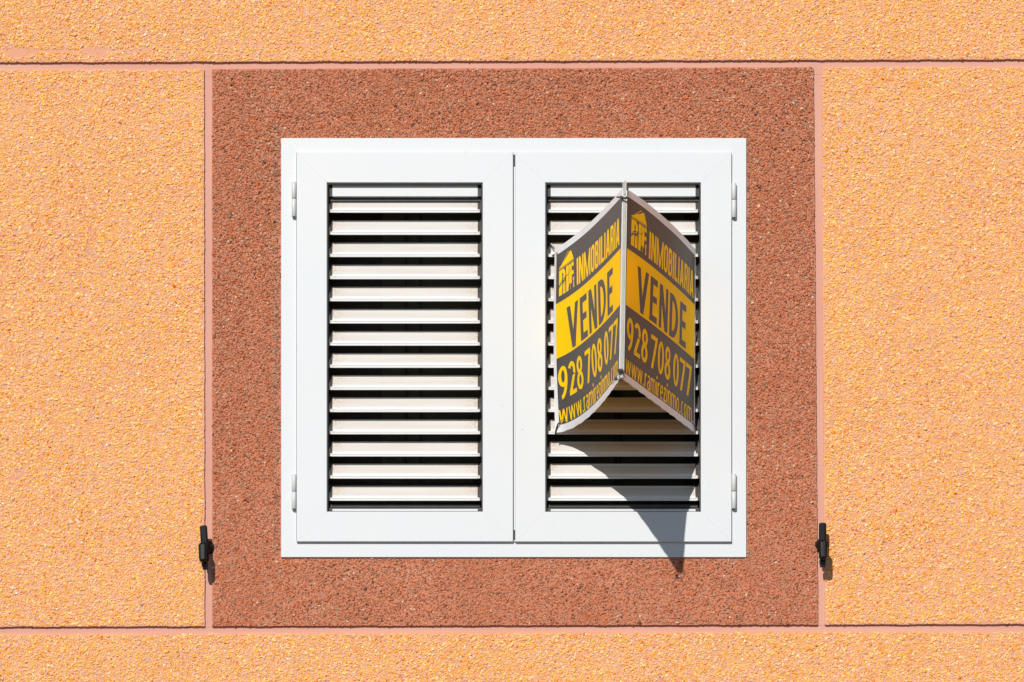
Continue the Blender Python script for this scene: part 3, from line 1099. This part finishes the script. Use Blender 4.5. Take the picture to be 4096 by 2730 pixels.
def emblem_light():
    """pitched roof over three tall letters"""
    p = [[(-0.04, 0.715), (1.0, 0.735), (0.80, 1.0)]]
    p += stroke([(0.20, 0.800), (0.60, 1.005), (0.70, 0.965)], 0.016)
    p += stroke([(0.0, 0.690), (1.02, 0.705)], 0.016)
    p += q_bar(0.0, 0.0, 0.20, 0.655) + q_bar(0.20, 0.56, 0.30, 0.655) + q_arc(0.06, 0.34, 0.42, 0.655, 0.14, 0.10, -75, 90, 10)      # R
    p += [[(0.25, 0.0), (0.42, 0.0), (0.42, 0.26), (0.37, 0.33), (0.25, 0.27)]]
    p += [[(0.47, 0.655), (0.645, 0.655), (0.645, 0.0), (0.48, 0.0)]]                                                               # J
    p += q_bar(0.675, 0.0, 0.86, 0.655) + q_bar(0.86, 0.555, 1.0, 0.655) + q_bar(0.86, 0.34, 1.0, 0.44)                              # F
    p += [[(0.95, 0.0), (1.03, 0.0), (1.01, 0.17), (0.97, 0.17)]] + q_arc(0.945, 0.16, 1.03, 0.27, 0.042, 0.054, 0, 360, 10)          # lamp
    return p


def emblem_dark():
    """swash lines and the arched door drawn over the letters"""
    p = stroke([(0.0, 0.25), (0.10, 0.34), (0.25, 0.40), (0.45, 0.415), (0.62, 0.42), (0.74, 0.47), (0.82, 0.55), (0.86, 0.615)] + arcpts(0.80, 0.61, 0.05, 0.03, 20, 200, 6), 0.022, 0.014)
    p += stroke([(0.0, 0.21), (0.08, 0.29), (0.20, 0.335), (0.34, 0.30), (0.43, 0.20)], 0.030, 0.012)
    p += stroke([(0.05, 0.245), (0.16, 0.30), (0.28, 0.285), (0.37, 0.20), (0.36, 0.10), (0.28, 0.09)], 0.018, 0.012)
    p += [[(0.62, 0.0), (0.735, 0.0), (0.735, 0.165), (0.68, 0.15), (0.63, 0.09)], [(0.755, 0.0), (0.88, 0.0), (0.87, 0.09), (0.82, 0.15), (0.755, 0.165)]]
    return p


def in_box(polys, u0, u1, v0, v1):
    return [[(u0 + a * (u1 - u0), v1 + b * (v0 - v1)) for a, b in p] for p in polys]


from mathutils.geometry import delaunay_2d_cdt


def printed_panel(side):
    """one half of the banner, cut along every edge of its print so that no two layers overlap"""
    hem_o = 0.022 if side < 0 else 0.014
    ho = (0.0, hem_o) if side < 0 else (1 - hem_o, 1.0)
    V_ = lambda a: a / SIGN_H
    items = [  # name, material, polygons; later ones lie over earlier ones
        ("band", M_YELLOW, [[(BOX_U[0], BOX_V[0]), (BOX_U[1], BOX_V[0]), (BOX_U[1], BOX_V[1]), (BOX_U[0], BOX_V[1])]]),
        ("hem", M_HEM, [[(0, 0), (1, 0), (1, HEM_T), (0, HEM_T)], [(0, HEM_B), (1, HEM_B), (1, 1), (0, 1)], [(ho[0], HEM_T), (ho[1], HEM_T), (ho[1], HEM_B), (ho[0], HEM_B)]]),
        ("emblem", M_YELLOW, in_box(emblem_light(), 0.055, 0.235, V_(46), V_(200))),
        ("emblem_linework", M_DARK, in_box(emblem_dark(), 0.055, 0.235, V_(46), V_(200))),
        ("firm_lettering", M_YELLOW, word("INMOBILIARIA", 0.275, 0.965, V_(98), V_(203), .168, .145, .08)),
        ("sale_lettering", M_DARK, word("VENDE", 0.140, 0.850, V_(262), V_(432), .19, .155, .11)),
        ("phone_lettering", M_YELLOW, word("928 708 077", 0.03, 0.945, V_(480), V_(607), .168, .13, .08, .17)),
        ("web_lettering", M_YELLOW, word("www.ramirezinmo.com", 0.022, 0.955, V_(645), V_(699), .152, .138, .14)),
    ]
    vs, es, fs, owner = [], [], [], []
    for k in range(57):
        u = k / 56
        vs += [Vector((u, 0)), Vector((u, 1))]
        es.append((len(vs) - 2, len(vs) - 1))
    for k in range(17):
        v = k / 16
        vs += [Vector((0, v)), Vector((1, v))]
        es.append((len(vs) - 2, len(vs) - 1))
    for n, (nm, mt, polys) in enumerate(items):
        for p in polys:
            a = sum(p[i][0] * p[(i + 1) % len(p)][1] - p[(i + 1) % len(p)][0] * p[i][1] for i in range(len(p)))
            if abs(a) < 1e-9:
                continue
            if a < 0:
                p = p[::-1]
            s0 = len(vs)
            vs += [Vector(q) for q in p]
            fs.append(list(range(s0, s0 + len(p))))
            owner.append(n)
    ov, oe, of, _, _, orig = delaunay_2d_cdt(vs, es, fs, 0, 1e-6)
    groups = {}
    for f, og in zip(of, orig):
        n = max((owner[g] for g in og), default=-1)
        groups.setdefault(n, []).append(f)
    panel = None
    for n in sorted(groups):
        nm, mt = ("cloth_panel", M_DARK) if n < 0 else items[n][:2]
        used = {}
        faces, uv = [], []
        for f in groups[n]:
            faces.append([used.setdefault(i, len(used)) for i in f])
        keys = list(used)
        verts = []
        for i in keys:
            u, v = min(1, max(0, ov[i].x)), min(1, max(0, ov[i].y))
            uv.append((u * 1.14, v))
            if v > 0.9999:
                v += 0.0016 * math.sin(u * 61) + 0.0012 * math.sin(u * 147 + 1)
            verts.append(tuple(sign_uv(side, u, v)))
        me = bpy.data.meshes.new(nm)
        me.from_pydata(verts, [], faces)
        ul = me.uv_layers.new(name="print")
        for lp in me.loops:
            ul.data[lp.index].uv = uv[lp.vertex_index]
        o = link_mesh(nm, me, mt, sign if n < 0 else panel)
        if n < 0:
            panel = o
            o["label"] = "sunlit left panel of the folded banner" if side < 0 else "shaded right panel of the folded banner"
    return panel


for side in (-1, 1):
    printed_panel(side)


def fold_x(v, off):
    """image position of the fold plus an offset across it"""
    return 2498.5 - 13.5 * v + off


def fold_pt(v, off, dd):
    d = 790 + 12 * v + dd
    xi = fold_x(v, off)
    return W(2048 + (xi - 2048) * (1 - d / L), SIGN_TOP + SIGN_H * v, d)


def fold_strip(name, o0, o1, v0, v1, dd, thick, mat, parent, wav=0.0):
    bm = bmesh.new()
    n = 40
    rows = []
    for k in range(n + 1):
        v = v0 + (v1 - v0) * k / n
        j0 = wav * (math.sin(k * 1.7) + random.uniform(-0.6, 0.6))
        rows.append([bm.verts.new(fold_pt(v, o0 + j0, dd)), bm.verts.new(fold_pt(v, o1 + j0 * 0.3, dd)),
                     bm.verts.new(fold_pt(v, o1, dd - thick)), bm.verts.new(fold_pt(v, o0, dd - thick))])
    for k in range(n):
        for i in range(4):
            j = (i + 1) % 4
            bm.faces.new((rows[k][i], rows[k][j], rows[k + 1][j], rows[k + 1][i]))
    bm.faces.new(rows[0])
    bm.faces.new(rows[-1][::-1])
    return bm_obj(name, bm, mat, parent)


sp = thing("fold_edge", "", "")
for k in ("label", "category"):
    del sp[k]
sp.parent = sign
fold_strip("edge_hem", -9.8, -5.2, 0.06, 0.985, 1.0, 5, M_HINGE, sp, 0.3)
fold_strip("edge_hem", 6.2, 10.6, 0.04, 0.985, 1.0, 5, M_HINGE, sp, 0.0)
br = fold_strip("braid", -5.0, 6.0, -0.028, 0.992, 5.0, 8, M_BRAID, sp, 0.35)
bm = bmesh.new()
for row in (-2.6, 2.6):
    v = 0.045
    while v < 0.96:
        c = fold_pt(v, row + random.uniform(-0.3, 0.3), 5.15)
        s = 1.25 * U
        vs = [bm.verts.new(c + Vector((s * math.cos(a), -0.1 * U, s * 0.9 * math.sin(a)))) for a in [k * math.pi / 3 for k in range(6)]]
        bm.faces.new(vs)
        v += 7.4 / SIGN_H
bh = bm_obj("braid_holes", bm, M_BRAID_HOLE, sp)
bh["kind"] = "stuff"
# frayed tuft of the braid above the upper tie
bm = bmesh.new()
for k, (o0, o1, top, lean) in enumerate(((-6.5, -1.5, -0.030, -3.0), (-2.5, 3.0, -0.042, 0.5), (1.5, 6.5, -0.034, 2.0))):
    a = [fold_pt(0.030, o0 * 0.7, 6 + k), fold_pt(0.030, o1 * 0.7, 6 + k), fold_pt(top, o1 + lean, 8 + k), fold_pt(top - 0.004, (o0 + o1) / 2 + lean, 8 + k), fold_pt(top + 0.004, o0 + lean, 8 + k)]
    b_ = [p + Vector((0, 2.5 * U, 0)) for p in a]
    va, vb = [bm.verts.new(p) for p in a], [bm.verts.new(p) for p in b_]
    bm.faces.new(va)
    bm.faces.new(vb[::-1])
    for i in range(5):
        j = (i + 1) % 5
        bm.faces.new((va[j], va[i], vb[i], vb[j]))
bt = bm_obj("frayed_braid_end", bm, M_BRAID, sp)
bt["kind"] = "stuff"


def ring(name, cx, cy, cd, rx, ry, rd, r, mat, parent, tilt=0.0):
    bm = bmesh.new()
    pts = []
    for k in range(25):
        a = 2 * math.pi * k / 24
        pts.append(W(cx + rx * math.cos(a), cy + ry * math.sin(a), cd + rd * math.sin(a + tilt)))
    tube(bm, pts, r * U, 8)
    return bm_obj(name, bm, mat, parent)


# eyelets near the outer corners and the cable ties through them
for side, u, v in ((-1, 0.030, 0.035), (-1, 0.045, 0.945), (1, 0.972, 0.05), (1, 0.965, 0.955)):
    c = sign_uv(side, u, v, 1.2)
    e = sign_uv(side, u + 0.012, v, 1.2) - c
    e.normalize()
    bm = bmesh.new()
    tube(bm, [c + (e * math.cos(a) * 5.4 + Vector((0, 0, 1)) * math.sin(a) * 5.4) * U for a in [2 * math.pi * k / 16 for k in range(17)]], 1.7 * U, 6)
    bm_obj("eyelet", bm, M_EYELET, sign)


def IW(x, y, d):
    a = R(x, y, d)
    return W(a[0], a[1], d)


def tie(pts, r, head=None, flat=0.55):
    bm = bmesh.new()
    tube(bm, [IW(*p) for p in pts], r * U, 8, flat)
    o = bm_obj("cable_tie", bm, M_TIE, sign)
    if head:
        bm = bmesh.new()
        x, y, d, sx, sy, sd, ang = head
        m = bmesh.ops.create_cube(bm, size=1.0)
        bmesh.ops.bevel(bm, geom=bm.edges[:], offset=0.12, segments=2, affect='EDGES')
        bmesh.ops.transform(bm, matrix=Matrix.Translation(IW(x, y, d)) @ Matrix.Rotation(ang, 4, 'Y') @ Matrix.Diagonal((sx * U, sd * U, sy * U, 1)), verts=bm.verts)
        bm_obj("tie_head", bm, M_TIE, o)
    return o


dT, dB = 796.0, 806.0
tie([(2487, 791, dT + 2), (2489, 792.5, dT + 9), (2498, 794, dT + 13), (2507, 792.5, dT + 9), (2511, 790.5, dT), (2506, 788, dT - 8)], 3.4, (2485.5, 790.5, dT + 6, 9, 10, 9, 0.1))
tie([(2484, 789.5, dT + 7), (2466, 789.5, dT + 8)], 3.0)
tie([(2510, 784, dT - 2), (2511.5, 772, dT), (2510, 762, dT), (2507.5, 757, dT - 2)], 1.9, (2510, 755, dT + 2, 8, 9, 8, 0.2))
tie([(2512, 751.5, dT + 2), (2521, 749.5, dT + 2)], 1.9)
tie([(2473, 1481, dB + 4), (2478, 1482, dB + 12), (2487, 1480, dB + 12), (2492, 1483, dB + 2)], 5.2, (2478, 1483, dB + 10, 14, 12, 10, -0.2))
tie([(2488, 1484, dB + 10), (2495, 1497, dB + 9), (2497, 1509, dB + 9), (2492, 1519, dB + 9), (2481, 1523, dB + 10), (2472, 1520, dB + 11), (2464, 1514, dB + 11), (2467, 1504, dB + 11),
     (2474, 1492, dB + 11)], 2.0, (2463.5, 1516.5, dB + 11, 11, 11, 9, 0.45))
tie([(2461, 1521, dB + 11), (2455, 1529, dB + 11), (2448, 1538, dB + 11)], 1.8)
tie([(2229, 1013, 34), (2222, 1016, 26), (2214, 1022, 14), (2206, 1027, 2), (2200, 1030, -12)], 3.2)
tie([(2218, 996, 20), (2210, 988, 8), (2203, 981, -6), (2198, 976, -22)], 2.2)
tie([(2235, 1693, 42), (2230, 1702, 36), (2226, 1714, 31), (2223, 1728, 27), (2222, 1738, 22)], 3.2)
tie([(2776, 1026, 36), (2781, 1034, 26), (2785, 1044, 10), (2788, 1050, -8)], 2.6)
tie([(2772, 1697, 40), (2778, 1706, 28), (2784, 1712, 12), (2788, 1716, -8)], 2.6)


# ------------------------------------------------------------------ shutter holdbacks on the wall
def rbox(bm, x0, x1, y0, y1, d0, d1, bev, seg=3):
    """rounded box in local marks about the fixing point: x right, y up, d out"""
    res = bmesh.ops.create_cube(bm, size=1.0)
    vs = res["verts"]
    for v in vs:
        v.co = Vector((x0 + (v.co.x + 0.5) * (x1 - x0), -(d0 + (0.5 - v.co.y) * (d1 - d0)), y0 + (v.co.z + 0.5) * (y1 - y0))) * U
    es = list({e for v in vs for e in v.link_edges})
    bmesh.ops.bevel(bm, geom=es, offset=bev * U, segments=seg, profile=0.5, affect='EDGES')


def make_holdback(label, x, y, yaw, roll, dbase):
    t = thing("shutter_holdback", label, "holdback", "shutter holdbacks beside the window")
    t.location = W(x, y, dbase)
    t.rotation_euler = Euler((0, roll, yaw))
    t.scale = (1.10, 1.0, 1.0)
    bm = bmesh.new()
    bmesh.ops.create_cone(bm, cap_ends=True, segments=32, radius1=26.5 * U, radius2=24.5 * U, depth=12 * U,
                          matrix=Matrix.Translation((0, -6 * U, 0)) @ Matrix.Rotation(math.radians(90), 4, 'X'))
    bmesh.ops.bevel(bm, geom=[e for e in bm.edges if abs(e.verts[0].co.y + 12 * U) < 1e-6 and abs(e.verts[1].co.y + 12 * U) < 1e-6], offset=2.5 * U, segments=3, affect='EDGES')
    bm_obj("base_plate", bm, M_IRON, t)
    bm = bmesh.new()
    rbox(bm, -10.5, 10.5, -22, 14, 10, 50, 3)
    bm_obj("shank", bm, M_IRON, t)
    bm = bmesh.new()
    rbox(bm, -13.6, 13.6, -68, 76, 44, 60, 7.8, 5)
    for v in bm.verts:          # the lever leans out a little towards its tip
        h = v.co.z / U
        if h > 0:
            v.co.y -= 0.0012 * h * h * U
    bm_obj("lever", bm, M_IRON, t)
    bm = bmesh.new()
    bmesh.ops.create_uvsphere(bm, u_segments=24, v_segments=14, radius=1.0, matrix=Matrix.Translation((0, -16 * U, -4 * U)) @ Matrix.Diagonal((21 * U, 30 * U, 23 * U, 1)))
    bm_obj("hub", bm, M_IRON, t, True)
    bm = bmesh.new()
    rbox(bm, -8.5, 8.5, -60, -18, 56, 92, 3, 2)
    bm_obj("neck", bm, M_IRON, t)
    bm = bmesh.new()
    rbox(bm, -16.0, 16.0, -80, 2, 80, 108, 11.5, 5)
    for v in bm.verts:          # sloping shoulder on top, narrower foot
        h = v.co.z / U
        if h > -40:
            v.co.y += 0.010 * (h + 40) ** 2 * U * (1 if v.co.y < -95 * U else 0.35)
        v.co.x *= 1.0 - 0.22 * max(0.0, (-50 - h) / 30.0)
    bm_obj("cap", bm, M_IRON, t)
    bm = bmesh.new()
    rbox(bm, -12.3, 12.3, -92, -70, 52, 74, 5, 3)
    bm_obj("latch_clip", bm, M_IRON2, t)
    bm = bmesh.new()
    rbox(bm, -9.8, 9.8, -102, -88, 50, 68, 3.5, 3)
    bm_obj("latch_tongue", bm, M_IRON2, t)
    return t


make_holdback("black shutter holdback left of the window, leaning and turned to the left", 831, 2190, math.radians(-10), math.radians(-3.0), -8)
make_holdback("black upright shutter holdback right of the window", 3287, 2180, 0.0, 0.0, -8)

print("chippings:", NST)
